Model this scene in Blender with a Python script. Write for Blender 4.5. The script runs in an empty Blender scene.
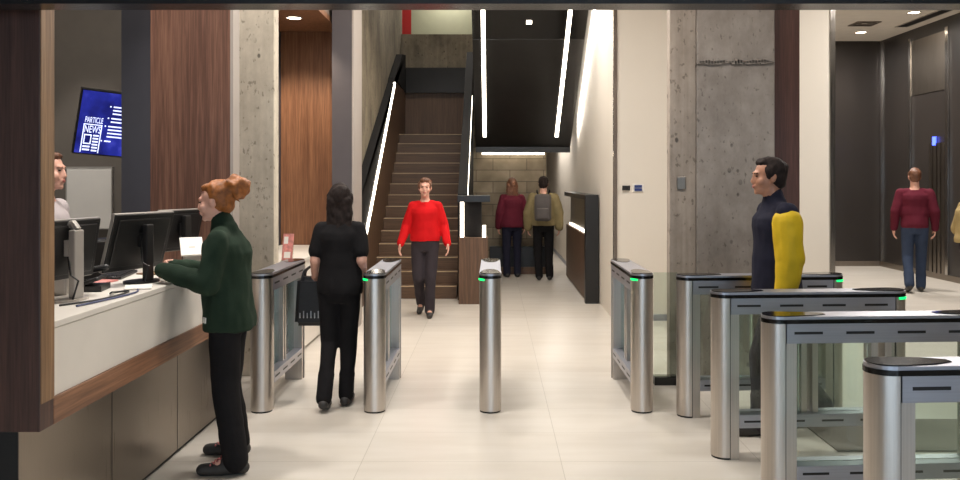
import bpy, bmesh, math, random
from mathutils import Vector, Matrix, Euler, noise
random.seed(7)
PI = math.pi
R = math.radians
SC = bpy.context.scene
COL = SC.collection
F = 850.0            # focal length in pixels of a 960 x 480 frame
EYE = 1.69           # eye height of the camera


def P(px, py, d):
    """Point seen at pixel (px, py) at distance d along the view axis."""
    return Vector(((px - 493) / F * d, d, EYE - (py - 181) / F * d))


# ------------------------------------------------------------------ materials
MATS = {}


def srgb(c):
    def f(v):
        v /= 255.0
        return v / 12.92 if v <= .04045 else ((v + .055) / 1.055) ** 2.4
    return (f(c[0]), f(c[1]), f(c[2]), 1)


def new_mat(name):
    m = bpy.data.materials.new(name)
    m.use_nodes = True
    nt = m.node_tree
    b = nt.nodes['Principled BSDF']
    MATS[name] = m
    return m, nt, b


def N(nt, t, **kw):
    n = nt.nodes.new(t)
    for k, v in kw.items():
        if k in n.inputs.keys():
            n.inputs[k].default_value = v
        else:
            setattr(n, k, v)
    return n


def coords(nt, scale=(1, 1, 1), loc=(0, 0, 0)):
    tc = N(nt, 'ShaderNodeTexCoord')
    mp = N(nt, 'ShaderNodeMapping')
    mp.inputs['Scale'].default_value = scale
    mp.inputs['Location'].default_value = loc
    nt.links.new(tc.outputs['Object'], mp.inputs['Vector'])
    return mp.outputs['Vector']


def ramp(nt, fac, stops):
    r = N(nt, 'ShaderNodeValToRGB')
    e = r.color_ramp.elements
    while len(e) < len(stops):
        e.new(.5)
    for el, (p, c) in zip(e, stops):
        el.position = p
        el.color = c if len(c) == 4 else (*c, 1)
    nt.links.new(fac, r.inputs['Fac'])
    return r.outputs['Color']


def mixc(nt, fac, a, b, mode='MIX'):
    m = N(nt, 'ShaderNodeMix', data_type='RGBA', blend_type=mode)
    if isinstance(fac, (int, float)):
        m.inputs[0].default_value = fac
    else:
        nt.links.new(fac, m.inputs[0])
    for sock, v in ((m.inputs[6], a), (m.inputs[7], b)):
        if isinstance(v, (tuple, list)):
            sock.default_value = v
        else:
            nt.links.new(v, sock)
    return m.outputs[2]


def bump(nt, b, height, strength=.2, dist=.01):
    n = N(nt, 'ShaderNodeBump')
    n.inputs['Strength'].default_value = strength
    n.inputs['Distance'].default_value = dist
    nt.links.new(height, n.inputs['Height'])
    nt.links.new(n.outputs['Normal'], b.inputs['Normal'])


def plain(name, rgb, rough=.5, metal=0, var=.12, nscale=6, spec=.5, bmp=0):
    m, nt, b = new_mat(name)
    c = srgb(rgb)
    nz = N(nt, 'ShaderNodeTexNoise')
    nz.inputs['Scale'].default_value = nscale
    nz.inputs['Detail'].default_value = 4
    nt.links.new(coords(nt), nz.inputs['Vector'])
    lo = tuple(x * (1 - var) for x in c[:3])
    hi = tuple(min(1, x * (1 + var)) for x in c[:3])
    nt.links.new(ramp(nt, nz.outputs['Fac'], [(.3, lo), (.7, hi)]), b.inputs['Base Color'])
    b.inputs['Roughness'].default_value = rough
    b.inputs['Metallic'].default_value = metal
    b.inputs['Specular IOR Level'].default_value = spec
    if bmp:
        n2 = N(nt, 'ShaderNodeTexNoise')
        n2.inputs['Scale'].default_value = nscale * 12
        nt.links.new(coords(nt), n2.inputs['Vector'])
        bump(nt, b, n2.outputs['Fac'], bmp, .004)
    return m


def wood(name, dark, light, axis='Z', freq=1.0, rough=.45):
    m, nt, b = new_mat(name)
    k = {'Z': (26, 26, .9), 'Y': (26, .9, 26), 'X': (.9, 26, 26)}[axis]
    k = tuple(v * freq for v in k)
    n1 = N(nt, 'ShaderNodeTexNoise')
    n1.inputs['Scale'].default_value = 1
    n1.inputs['Detail'].default_value = 6
    n1.inputs['Roughness'].default_value = .62
    n1.inputs['Distortion'].default_value = .6
    nt.links.new(coords(nt, k), n1.inputs['Vector'])
    n2 = N(nt, 'ShaderNodeTexNoise')
    n2.inputs['Scale'].default_value = 1
    n2.inputs['Detail'].default_value = 3
    nt.links.new(coords(nt, tuple(v * 5 for v in k)), n2.inputs['Vector'])
    c1 = ramp(nt, n1.outputs['Fac'], [(.3, srgb(dark)), (.5, srgb([(a + c) / 2 for a, c in zip(dark, light)])), (.68, srgb(light))])
    c2 = ramp(nt, n2.outputs['Fac'], [(.35, (.72, .7, .68)), (.6, (1, 1, 1))])
    nt.links.new(mixc(nt, 1.0, c1, c2, 'MULTIPLY'), b.inputs['Base Color'])
    b.inputs['Roughness'].default_value = rough
    bump(nt, b, n2.outputs['Fac'], .05, .002)
    return m


def concrete(name, lo, hi, streak=1.0, depth=.22):
    m, nt, b = new_mat(name)
    n1 = N(nt, 'ShaderNodeTexNoise')
    n1.inputs['Scale'].default_value = 2.2
    n1.inputs['Detail'].default_value = 9
    n1.inputs['Roughness'].default_value = .65
    nt.links.new(coords(nt, (1, 1, .55)), n1.inputs['Vector'])
    n2 = N(nt, 'ShaderNodeTexNoise')          # board-form streaks
    n2.inputs['Scale'].default_value = 1
    n2.inputs['Detail'].default_value = 5
    nt.links.new(coords(nt, (18 * streak, 18 * streak, .8)), n2.inputs['Vector'])
    v = N(nt, 'ShaderNodeTexVoronoi')          # bug holes
    v.inputs['Scale'].default_value = 9
    v.inputs['Randomness'].default_value = 1
    nt.links.new(coords(nt, (1, 1, .7)), v.inputs['Vector'])
    n3 = N(nt, 'ShaderNodeTexNoise')
    n3.inputs['Scale'].default_value = 3.1
    nt.links.new(coords(nt), n3.inputs['Vector'])
    hole = ramp(nt, v.outputs['Distance'], [(.09, (0, 0, 0)), (.16, (1, 1, 1))])
    where = ramp(nt, n3.outputs['Fac'], [(.5, (1, 1, 1)), (.6, (0, 0, 0))])
    hm = mixc(nt, 1.0, hole, where, 'LIGHTEN')
    base = ramp(nt, n1.outputs['Fac'], [(.3, srgb(lo)), (.72, srgb(hi))])
    st = ramp(nt, n2.outputs['Fac'], [(.3, (1 - depth, 1 - depth * 1.04, 1 - depth * 1.1)), (.65, (1, 1, 1))])
    c = mixc(nt, 1.0, base, st, 'MULTIPLY')
    n4 = N(nt, 'ShaderNodeTexNoise')          # fine dark specks
    n4.inputs['Scale'].default_value = 30
    n4.inputs['Detail'].default_value = 3
    nt.links.new(coords(nt, (1, 1, .6)), n4.inputs['Vector'])
    c = mixc(nt, 1.0, c, ramp(nt, n4.outputs['Fac'], [(.62, (1, 1, 1)), (.7, (.55, .54, .52))]), 'MULTIPLY')
    n5 = N(nt, 'ShaderNodeTexNoise')          # cloudy pour marks
    n5.inputs['Scale'].default_value = 5.5
    n5.inputs['Detail'].default_value = 8
    n5.inputs['Roughness'].default_value = .7
    nt.links.new(coords(nt, (1, 1, .7)), n5.inputs['Vector'])
    c = mixc(nt, 1.0, c, ramp(nt, n5.outputs['Fac'], [(.35, (.8, .79, .78)), (.62, (1, 1, 1))]), 'MULTIPLY')
    c = mixc(nt, hm, (*[x * .35 for x in srgb(lo)[:3]], 1), c)
    nt.links.new(c, b.inputs['Base Color'])
    b.inputs['Roughness'].default_value = .85
    bump(nt, b, hm, .5, .01)
    return m


def steel(name, rgb=(176, 168, 160), rough=.32, axis='Z'):
    m, nt, b = new_mat(name)
    k = {'Z': (160, 160, 2), 'X': (2, 160, 160)}[axis]
    n1 = N(nt, 'ShaderNodeTexNoise')
    n1.inputs['Scale'].default_value = 1
    n1.inputs['Detail'].default_value = 4
    nt.links.new(coords(nt, k), n1.inputs['Vector'])
    c = srgb(rgb)
    nt.links.new(ramp(nt, n1.outputs['Fac'], [(.3, tuple(x * .86 for x in c[:3])), (.7, c)]), b.inputs['Base Color'])
    rr = ramp(nt, n1.outputs['Fac'], [(.3, (rough - .06,) * 3), (.7, (rough + .08,) * 3)])
    nt.links.new(rr, b.inputs['Roughness'])
    b.inputs['Metallic'].default_value = 1
    bump(nt, b, n1.outputs['Fac'], .03, .001)
    return m


def emit(name, rgb, strength):
    m, nt, b = new_mat(name)
    b.inputs['Base Color'].default_value = srgb(rgb)
    b.inputs['Emission Color'].default_value = srgb(rgb)
    b.inputs['Emission Strength'].default_value = strength
    return m


def glass(name, tint=(.86, .93, .9), amount=.1):
    m, nt, b = new_mat(name)
    nt.nodes.remove(b)
    tr = N(nt, 'ShaderNodeBsdfTransparent')
    tr.inputs['Color'].default_value = (*tint, 1)
    gl = N(nt, 'ShaderNodeBsdfGlossy')
    gl.inputs['Roughness'].default_value = .03
    gl.inputs['Color'].default_value = (.9, 1, .96, 1)
    fr = N(nt, 'ShaderNodeFresnel')
    fr.inputs['IOR'].default_value = 1.45
    add = N(nt, 'ShaderNodeMath', operation='ADD', use_clamp=True)
    add.inputs[1].default_value = amount
    nt.links.new(fr.outputs[0], add.inputs[0])
    mx = N(nt, 'ShaderNodeMixShader')
    nt.links.new(add.outputs[0], mx.inputs[0])
    nt.links.new(tr.outputs[0], mx.inputs[1])
    nt.links.new(gl.outputs[0], mx.inputs[2])
    nt.links.new(mx.outputs[0], nt.nodes['Material Output'].inputs['Surface'])
    return m


def floor_tiles(name, c1, c2, seam, w=1.2, h=.6, loc=(0, 0, 0), rough=.32, mortar=.0022):
    m, nt, b = new_mat(name)
    br = N(nt, 'ShaderNodeTexBrick')
    br.offset = 0
    br.squash = 1
    br.inputs['Scale'].default_value = 1
    br.inputs['Brick Width'].default_value = w
    br.inputs['Row Height'].default_value = h
    br.inputs['Mortar Size'].default_value = mortar
    br.inputs['Mortar Smooth'].default_value = .1
    br.inputs['Color1'].default_value = srgb(c1)
    br.inputs['Color2'].default_value = srgb(c2)
    br.inputs['Mortar'].default_value = srgb(seam)
    nt.links.new(coords(nt, (1, 1, 1), loc), br.inputs['Vector'])
    n1 = N(nt, 'ShaderNodeTexNoise')
    n1.inputs['Scale'].default_value = 1.3
    n1.inputs['Detail'].default_value = 7
    nt.links.new(coords(nt, (1, 5, 1)), n1.inputs['Vector'])
    sh = ramp(nt, n1.outputs['Fac'], [(.3, (.9, .885, .86)), (.7, (1, 1, 1))])
    nt.links.new(mixc(nt, 1.0, br.outputs['Color'], sh, 'MULTIPLY'), b.inputs['Base Color'])
    b.inputs['Roughness'].default_value = rough
    return m


def block_wall(name):
    m, nt, b = new_mat(name)
    br = N(nt, 'ShaderNodeTexBrick')
    br.inputs['Scale'].default_value = 1
    br.inputs['Brick Width'].default_value = .62
    br.inputs['Row Height'].default_value = .21
    br.inputs['Mortar Size'].default_value = .006
    br.inputs['Color1'].default_value = srgb((150, 138, 118))
    br.inputs['Color2'].default_value = srgb((124, 112, 94))
    br.inputs['Mortar'].default_value = srgb((84, 76, 64))
    tc = N(nt, 'ShaderNodeTexCoord')
    sep = N(nt, 'ShaderNodeSeparateXYZ')
    cmb = N(nt, 'ShaderNodeCombineXYZ')
    nt.links.new(tc.outputs['Object'], sep.inputs[0])
    nt.links.new(sep.outputs[0], cmb.inputs[0])
    nt.links.new(sep.outputs[2], cmb.inputs[1])
    nt.links.new(cmb.outputs[0], br.inputs['Vector'])
    n1 = N(nt, 'ShaderNodeTexNoise')
    n1.inputs['Scale'].default_value = 4
    n1.inputs['Detail'].default_value = 8
    nt.links.new(coords(nt), n1.inputs['Vector'])
    sh = ramp(nt, n1.outputs['Fac'], [(.3, (.62, .6, .56)), (.7, (1, 1, 1))])
    nt.links.new(mixc(nt, 1.0, br.outputs['Color'], sh, 'MULTIPLY'), b.inputs['Base Color'])
    b.inputs['Roughness'].default_value = .9
    return m


M = {}
M['floor'] = floor_tiles('pale_stone_tiles', (213, 206, 196), (208, 200, 189), (180, 172, 160), loc=(-.41, -5.12, 0))
M['white'] = plain('white_wall_paint', (222, 213, 200), .6, var=.02, nscale=1.2)
M['ceiling'] = plain('ceiling_paint', (232, 224, 212), .8, var=.03)
M['taupe'] = plain('taupe_wall_paint', (104, 96, 87), .8, var=.05)
M['slate'] = plain('slate_paint', (72, 72, 80), .6, var=.04)
M['pier'] = plain('purple_grey_paint', (86, 80, 82), .5, var=.04)
M['lit_side'] = plain('lit_side_tone', (168, 158, 150), .4, var=.03)  # pale colour carries the light falling on sides that face the hall
M['black'] = plain('black_satin_panel', (24, 22, 21), .35, var=.2)
M['guard'] = plain('matt_black_guard', (26, 24, 23), .65, var=.15, spec=.2)
M['blackgloss'] = plain('black_gloss', (14, 13, 13), .12, var=.2)
M['bulkhead'] = plain('smoked_transom_glass', (34, 34, 36), .22, var=.3, nscale=1.5)
M['lobby'] = plain('dark_bronze_panel', (48, 43, 40), .3, var=.06, nscale=2)
M['wood_front'] = wood('walnut_frame_vertical', (66, 44, 38), (96, 66, 56))
M['wood_edge'] = wood('walnut_edge_vertical', (122, 92, 64), (164, 128, 92))
M['wood_rail'] = wood('walnut_rail_lengthwise', (110, 74, 52), (158, 114, 84), 'Y')
M['wood_panel'] = wood('walnut_panel', (88, 60, 50), (138, 100, 82))
M['wood_warm'] = wood('warm_walnut_panel', (128, 86, 60), (178, 126, 90))
M['wood_stair'] = wood('stair_oak', (90, 66, 48), (118, 88, 64))
M['wood_tread'] = wood('stair_oak_crosswise', (84, 62, 45), (108, 82, 60), 'X')
M['wood_dark'] = wood('dark_mahogany_panel', (82, 54, 46), (102, 68, 58))
M['nosing'] = plain('pale_stair_nosing', (190, 164, 132), .5, var=.05)
M['conc_warm'] = concrete('warm_concrete', (186, 175, 157), (222, 211, 193), 1, .14)
M['conc_grey'] = concrete('grey_concrete', (128, 119, 112), (178, 168, 159), .5, .06)
M['conc_pale'] = concrete('brown_grey_concrete', (152, 140, 129), (188, 174, 161), 1.4)
M['conc_stair'] = concrete('rough_stair_concrete', (110, 101, 86), (170, 158, 136), .8)
M['block'] = block_wall('concrete_block')
M['steel'] = steel('brushed_steel', (206, 198, 190), .36)
M['steel_h'] = steel('brushed_steel_lengthwise', (182, 182, 190), .42, 'X')
M['steel_dark'] = steel('bronze_steel_panel', (150, 140, 129), .33)
M['chrome'] = steel('polished_trim', (200, 194, 188), .15)
M['slot'] = plain('dark_slot', (20, 18, 18), .5)
M['glass'] = glass('green_tinted_glass', (.88, .93, .9), .02)
M['led'] = emit('led_strip_light', (255, 244, 226), 7)
M['green'] = emit('green_indicator', (20, 225, 110), 2.0)
M['blue'] = emit('blue_floor_indicator', (70, 90, 255), 4)
M['down'] = emit('downlight_lens', (255, 240, 214), 14)
M['counter'] = plain('white_solid_surface', (226, 219, 209), .35, var=.02)
M['plastic'] = plain('black_plastic', (30, 29, 29), .4)
M['silver'] = plain('silver_plastic', (182, 175, 167), .35, metal=.3, var=.05)
M['paper'] = plain('white_paper', (232, 226, 218), .7, var=.02)
M['pink'] = plain('pink_print', (206, 132, 124), .6, var=.3, nscale=30)
M['mat'] = plain('grey_floor_mat', (126, 119, 110), .9, var=.12, nscale=60)
M['red'] = plain('red_wall', (196, 40, 36), .6, var=.03)
M['sage'] = plain('pale_sage_wall', (190, 190, 160), .6, var=.03)
M['skin'] = plain('fair_skin', (222, 168, 146), .5, var=.05, nscale=20)
M['skin_tan'] = plain('tan_skin', (186, 132, 104), .5, var=.06, nscale=20)
M['lips'] = plain('lips', (176, 96, 88), .4)
M['eye'] = plain('dark_eye', (44, 34, 30), .2)
M['ginger'] = plain('ginger_hair', (150, 88, 37), .5, var=.4, nscale=30, bmp=.4)
M['darkhair'] = plain('dark_brown_hair', (40, 31, 28), .75, spec=.2, var=.3, nscale=30, bmp=.4)
M['brownhair'] = plain('brown_hair', (104, 66, 44), .5, var=.3, nscale=30, bmp=.4)
M['forest'] = plain('dark_green_knit', (38, 52, 40), .9, var=.14, nscale=8, spec=.15, bmp=.3)
M['blackcloth'] = plain('black_cloth', (27, 25, 26), .85, var=.2, nscale=8, spec=.15, bmp=.2)
M['redcloth'] = plain('red_knit', (206, 24, 28), .85, var=.08, spec=.15, bmp=.2)
M['charcoal'] = plain('charcoal_denim', (58, 52, 56), .85, var=.12, spec=.15, bmp=.2)
M['maroon'] = plain('maroon_knit', (92, 30, 44), .85, var=.1, spec=.15, bmp=.2)
M['denim'] = plain('blue_denim', (54, 64, 84), .85, var=.15, spec=.15, bmp=.2)
M['khaki'] = plain('khaki_cloth', (134, 120, 86), .85, var=.1, spec=.15, bmp=.2)
M['packgrey'] = plain('grey_nylon', (92, 86, 84), .7, var=.1, spec=.2, bmp=.2)
M['navy'] = plain('navy_cloth', (34, 34, 48), .85, var=.12, spec=.15, bmp=.2)
M['yellow'] = plain('yellow_shell_fabric', (214, 178, 34), .65, var=.08, nscale=9, spec=.25, bmp=.2)
M['beige'] = plain('beige_coat_cloth', (168, 146, 100), .85, var=.08, spec=.15, bmp=.2)
M['pale'] = plain('pale_grey_shirt', (186, 176, 176), .85, var=.06, spec=.15)
M['shoe'] = plain('dark_shoe', (50, 46, 43), .6, var=.2, nscale=30)
M['lace'] = plain('pink_lace', (196, 110, 106), .7)
M['leather'] = plain('black_leather', (26, 25, 26), .38, var=.2, nscale=20, bmp=.3)
M['stud'] = plain('silver_stud', (190, 190, 190), .3, metal=1)


def screen_mat():
    m, nt, b = new_mat('blue_news_screen')
    n1 = N(nt, 'ShaderNodeTexNoise')
    n1.inputs['Scale'].default_value = 4
    n1.inputs['Detail'].default_value = 6
    nt.links.new(coords(nt), n1.inputs['Vector'])
    c = ramp(nt, n1.outputs['Fac'], [(.3, srgb((14, 16, 74))), (.55, srgb((34, 42, 142))), (.75, srgb((80, 84, 206)))])
    b.inputs['Base Color'].default_value = (.01, .01, .02, 1)
    nt.links.new(c, b.inputs['Emission Color'])
    b.inputs['Emission Strength'].default_value = 1.15
    b.inputs['Roughness'].default_value = .25
    return m


M['screen'] = screen_mat()
M['screen_white'] = emit('screen_lettering', (214, 222, 255), 1.6)


# ------------------------------------------------------------------ mesh building
class MB:
    def __init__(s):
        s.bm = bmesh.new()
        s.mi = 0

    def _fin(s, faces):
        for f in faces:
            f.material_index = s.mi

    def box(s, x0, x1, y0, y1, z0, z1, bev=0, mat=None):
        r = bmesh.ops.create_cube(s.bm, size=1)
        vs = r['verts']
        T = Matrix.Translation(((x0 + x1) / 2, (y0 + y1) / 2, (z0 + z1) / 2)) @ Matrix.Diagonal((abs(x1 - x0), abs(y1 - y0), abs(z1 - z0), 1))
        if mat is not None:
            T = mat @ T
        bmesh.ops.transform(s.bm, matrix=T, verts=vs)
        fs = set(f for v in vs for f in v.link_faces)
        s._fin(fs)
        if bev:
            es = list(set(e for f in fs for e in f.edges))
            r = bmesh.ops.bevel(s.bm, geom=es, offset=bev, segments=2, affect='EDGES', profile=.5)
            s._fin(r['faces'])
        return s

    def prism(s, poly, z0, z1, mat=None):
        """Extrude an XY polygon from z0 to z1."""
        T = mat or Matrix.Identity(4)
        a = [s.bm.verts.new(T @ Vector((x, y, z0))) for x, y in poly]
        b = [s.bm.verts.new(T @ Vector((x, y, z1))) for x, y in poly]
        n = len(poly)
        fs = [s.bm.faces.new(a[::-1]), s.bm.faces.new(b)]
        for i in range(n):
            fs.append(s.bm.faces.new((a[i], a[(i + 1) % n], b[(i + 1) % n], b[i])))
        s._fin(fs)
        return s

    def tube(s, pts, r, n=8):
        pts = [Vector(p) for p in pts]
        rings = []
        up = Vector((0, 0, 1))
        for i, p in enumerate(pts):
            d = (pts[min(i + 1, len(pts) - 1)] - pts[max(i - 1, 0)]).normalized()
            u = d.cross(up)
            if u.length < 1e-3:
                u = d.cross(Vector((1, 0, 0)))
            u.normalize()
            w = d.cross(u)
            rr = r[i] if isinstance(r, (list, tuple)) else r
            rings.append([s.bm.verts.new(p + (u * math.cos(2 * PI * k / n) + w * math.sin(2 * PI * k / n)) * rr) for k in range(n)])
        fs = []
        for a, b in zip(rings, rings[1:]):
            for k in range(n):
                fs.append(s.bm.faces.new((a[k], a[(k + 1) % n], b[(k + 1) % n], b[k])))
        fs.append(s.bm.faces.new(rings[0][::-1]))
        fs.append(s.bm.faces.new(rings[-1]))
        s._fin(fs)
        return s

    def cap(s, p0, p1, r0, r1, n=14, sq=None):
        """Tapered capsule between two points."""
        p0, p1 = Vector(p0), Vector(p1)
        d = p1 - p0
        if d.length < 1e-5:
            d = Vector((0, 0, 1e-4))
        d = d.normalized()
        u = d.cross(Vector((0, 0, 1)))
        if u.length < 1e-2:
            u = d.cross(Vector((0, 1, 0)))
        u.normalize()
        w = d.cross(u)
        prof = []
        for i in range(5):
            a = -PI / 2 + PI / 2 * i / 4
            prof.append((p0 + d * r0 * math.sin(a), r0 * math.cos(a)))
        for i in range(5):
            a = PI / 2 * i / 4
            prof.append((p1 + d * r1 * math.sin(a), r1 * math.cos(a)))
        return s._rings(prof, u, w, n)

    def _rings(s, prof, u, w, n):
        rings = []
        for c, r in prof:
            rr = (r, r) if isinstance(r, (int, float)) else r
            rr = (max(rr[0], 1e-4), max(rr[1], 1e-4))
            rings.append([s.bm.verts.new(c + u * math.cos(2 * PI * k / n) * rr[0] + w * math.sin(2 * PI * k / n) * rr[1]) for k in range(n)])
        fs = []
        for a, b in zip(rings, rings[1:]):
            for k in range(n):
                fs.append(s.bm.faces.new((a[k], a[(k + 1) % n], b[(k + 1) % n], b[k])))
        fs.append(s.bm.faces.new(rings[0][::-1]))
        fs.append(s.bm.faces.new(rings[-1]))
        s._fin(fs)
        return s

    def loft(s, secs, n=20):
        """Horizontal elliptical sections: (cx, cy, z, rx, ry)."""
        return s._rings([(Vector((cx, cy, z)), (rx, ry)) for cx, cy, z, rx, ry in secs], Vector((1, 0, 0)), Vector((0, 1, 0)), n)

    def ell(s, c, r, rot=None, sub=3):
        q = bmesh.ops.create_icosphere(s.bm, subdivisions=sub, radius=1)
        T = Matrix.Translation(Vector(c)) @ (rot.to_4x4() if rot else Matrix.Identity(4)) @ Matrix.Diagonal((*r, 1))
        bmesh.ops.transform(s.bm, matrix=T, verts=q['verts'])
        s._fin(set(f for v in q['verts'] for f in v.link_faces))
        return s

    def xf(s, T):
        bmesh.ops.transform(s.bm, matrix=T, verts=s.bm.verts[:])
        return s

    def build(s, name, mats, parent=None, smooth=False, world=False):
        if not isinstance(mats, (list, tuple)):
            mats = [mats]
        if world and parent is not None:
            bmesh.ops.translate(s.bm, verts=s.bm.verts[:], vec=-parent.location)
        bmesh.ops.recalc_face_normals(s.bm, faces=s.bm.faces[:])
        me = bpy.data.meshes.new(name)
        if smooth:
            for f in s.bm.faces:
                f.smooth = True
        s.bm.to_mesh(me)
        s.bm.free()
        return link(name, me, mats, parent)


def link(name, me, mats, parent=None):
    if not isinstance(mats, (list, tuple)):
        mats = [mats]
    if len(me.materials):
        me.materials.clear()
    for m in mats:
        me.materials.append(m)
    o = bpy.data.objects.new(name, me)
    COL.objects.link(o)
    if parent is not None:
        o.parent = parent
    return o


def smooth_angle(o, deg=35):
    me = o.data
    me.polygons.foreach_set('use_smooth', [True] * len(me.polygons))
    me.set_sharp_from_angle(angle=R(deg))
    return o


def thing(name, label, cat, loc=(0, 0, 0), rz=0, group=None):
    o = bpy.data.objects.new(name, None)
    o.empty_display_size = .1
    COL.objects.link(o)
    o.location = loc
    o.rotation_euler = (0, 0, rz)
    tag(o, label, cat, group)
    return o


def tag(o, label, cat, group=None):
    o['label'] = label
    o['category'] = cat
    if group:
        o['group'] = group
    return o


def struct(o):
    o['kind'] = 'structure'
    return o


def sbox(name, m, *a, **k):
    return struct(MB().box(*a, **k).build(name, m))


def copy_tree(o, parent=None):
    c = o.copy()
    COL.objects.link(c)
    if parent is not None:
        c.parent = parent
    for ch in list(o.children):
        copy_tree(ch, c)
    return c


def remeshed(mb, voxel, it=4, amp=0, nscale=9, zmin=None, seed=0):
    """Fuse the closed pieces of a mesh builder into one continuous surface."""
    bmesh.ops.recalc_face_normals(mb.bm, faces=mb.bm.faces[:])
    me = bpy.data.meshes.new('fuse')
    mb.bm.to_mesh(me)
    mb.bm.free()
    o = bpy.data.objects.new('fuse', me)
    COL.objects.link(o)
    md = o.modifiers.new('r', 'REMESH')
    md.mode = 'VOXEL'
    md.voxel_size = voxel
    md.use_smooth_shade = True
    sm = o.modifiers.new('s', 'SMOOTH')
    sm.factor = .5
    sm.iterations = it
    dg = bpy.context.evaluated_depsgraph_get()
    dg.update()
    out = bpy.data.meshes.new_from_object(o.evaluated_get(dg))
    bpy.data.objects.remove(o)
    bpy.data.meshes.remove(me)
    off = Vector((seed * 3.7, seed * 1.3, 0))
    if amp or zmin is not None:
        nr = [v.normal.copy() for v in out.vertices]
        for v, n_ in zip(out.vertices, nr):
            if amp:
                q = Vector((v.co.x, v.co.y, v.co.z * .55)) * nscale + off
                v.co += n_ * amp * (noise.noise(q) + .5 * noise.noise(q * 2.3))
            if zmin is not None and v.co.z < zmin:
                v.co.z = zmin
    out.polygons.foreach_set('use_smooth', [True] * len(out.polygons))
    return out


# ------------------------------------------------------------------ camera
cam = bpy.data.cameras.new('camera')
cam.sensor_width = 36
cam.lens = F / 960 * 36
cam.shift_x = -13 / 960
cam.shift_y = -59 / 960
cam.clip_end = 100
co = bpy.data.objects.new('camera', cam)
COL.objects.link(co)
co.location = (0, 0, EYE)
co.rotation_euler = (PI / 2, 0, 0)
SC.camera = co

# ------------------------------------------------------------------ setting
CZ = 4.47
sbox('floor', M['floor'], -6, 9, -4, 24, -.1, 0)
sbox('ceiling', M['ceiling'], -6, 9, -4, 12.0, CZ, CZ + .1)
sbox('ceiling_lobby', M['ceiling'], 1.6, 9, 12.0, 24, CZ, CZ + .1)
sbox('ceiling_stair', M['ceiling'], -6, 1.6, 12.0, 24, 6.2, 6.3)
sbox('wall_back', M['white'], -6, -3, -4.1, -4, 0, CZ)
sbox('wall_back_right', M['white'], 5, 9, -4.1, -4, 0, CZ)
sbox('wall_back_head', M['white'], -3, 5, -4.1, -4, 3.0, CZ)
wn = bpy.data.objects.new('assumed_window_1', None)  # assumed window behind the camera, unseen, added to go with the bluish light
COL.objects.link(wn)
struct(wn)
MB().box(-3, 5, -4.05, -4.04, 0, 3.0).build('pane', M['glass'], wn)
for i in range(6):
    MB().box(-3 + i * 1.6 - .03, -3 + i * 1.6 + .03, -4.1, -4.0, 0, 3.0).build('mullion', M['black'], wn)
sbox('wall_left', M['taupe'], -6.1, -6, -4, 24, 0, 6.2)
# smoked transom across the near head of the opening
sbox('trim_1', M['bulkhead'], -5.9, 5.9, 3.22, 3.34, EYE + 171 / F * 3.34, CZ)

# reception back office
sbox('wall_office', M['taupe'], -6, -2.56, 8.6, 8.75, 0, CZ)
sbox('wall_pier', M['slate'], -3.06, -2.5, 7.0, 7.3, 0, CZ)
# niche with the second desk
sbox('wall_niche', M['wood_warm'], -2.545, -1.93, 10.2, 10.35, 0, 3.48)
sbox('wall_niche_side', M['slate'], -2.72, -2.548, 7.9, 10.35, 0, CZ)
sbox('ceiling_niche', M['wood_warm'], -2.546, -1.83, 8.0, 10.35, 3.482, 3.54)
sbox('wall_niche_head', M['conc_pale'], -2.546, -1.84, 8.0, 10.35, 3.545, CZ)
sbox('wall_stair_pier', M['pier'], -1.80, -1.576, 9.5, 10.07, 0, CZ)
sbox('pier_lit_side', M['lit_side'], -1.576, -1.556, 9.49, 10.08, 0, CZ)  # lit side of the pier, its brightness painted as a pale slab

# stairwell walls
sbox('wall_stair_left', M['conc_stair'], -2.3, -1.86, 10.36, 17.4, 0, 6.2)
sbox('wall_upper_landing', M['conc_stair'], -1.86, -.3, 17.2, 17.4, 3.95, 4.66)
sbox('wall_upper_sage', M['sage'], -1.75, .2, 18.2, 18.3, 4.0, 6.2)
sbox('wall_upper_red', M['red'], -2.3, -1.752, 18.2, 18.3, 4.0, 6.2)
sbox('wall_stair_back', M['wood_stair'], -1.86, -.3, 17.05, 17.2, 0, 3.45)
sbox('trim_3', M['black'], -1.86, -.3, 16.95, 17.2, 3.452, 3.95)

# corridor right of the stairs
sbox('wall_block', M['block'], -.36, .98, 15.6, 15.8, 0, 3.0)
sbox('wall_corridor', M['white'], 1.47, 1.6, 10.32, 23.5, 0, 6.2)
sbox('wall_corridor_end', M['white'], -.42, 1.6, 23.5, 23.6, 0, 3)
sbox('trim_4', M['chrome'], 1.455, 1.50, 10.27, 10.315, 0, CZ)
sbox('wall_right_of_corridor', M['white'], 1.5, 4.08, 10.3, 10.45, 0, CZ)
sbox('trim_5', M['chrome'], 4.082, 4.14, 10.28, 10.47, 0, CZ)
sbox('baseboard_corridor', M['steel_h'], 1.51, 4.08, 10.28, 10.3, 0, .075)
sbox('baseboard_side', M['steel_h'], 1.455, 1.47, 15.2, 23.4, 0, .075)

# lobby
sbox('wall_lobby_back', M['lobby'], 4.0, 7.7, 16.9, 17.0, .1, CZ)
sbox('baseboard_lobby_back', M['steel_dark'], 4.0, 7.69, 16.88, 17.0, 0, .1)
LX = 7.7
sbox('wall_lobby_right', M['lobby'], LX, LX + .1, 4, 16.9, .1, CZ)
sbox('baseboard_lobby_right', M['steel_dark'], LX - .02, LX + .1, 4, 16.88, 0, .1)


def lobby_y(px):
    return LX * F / (px - 493)


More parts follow.
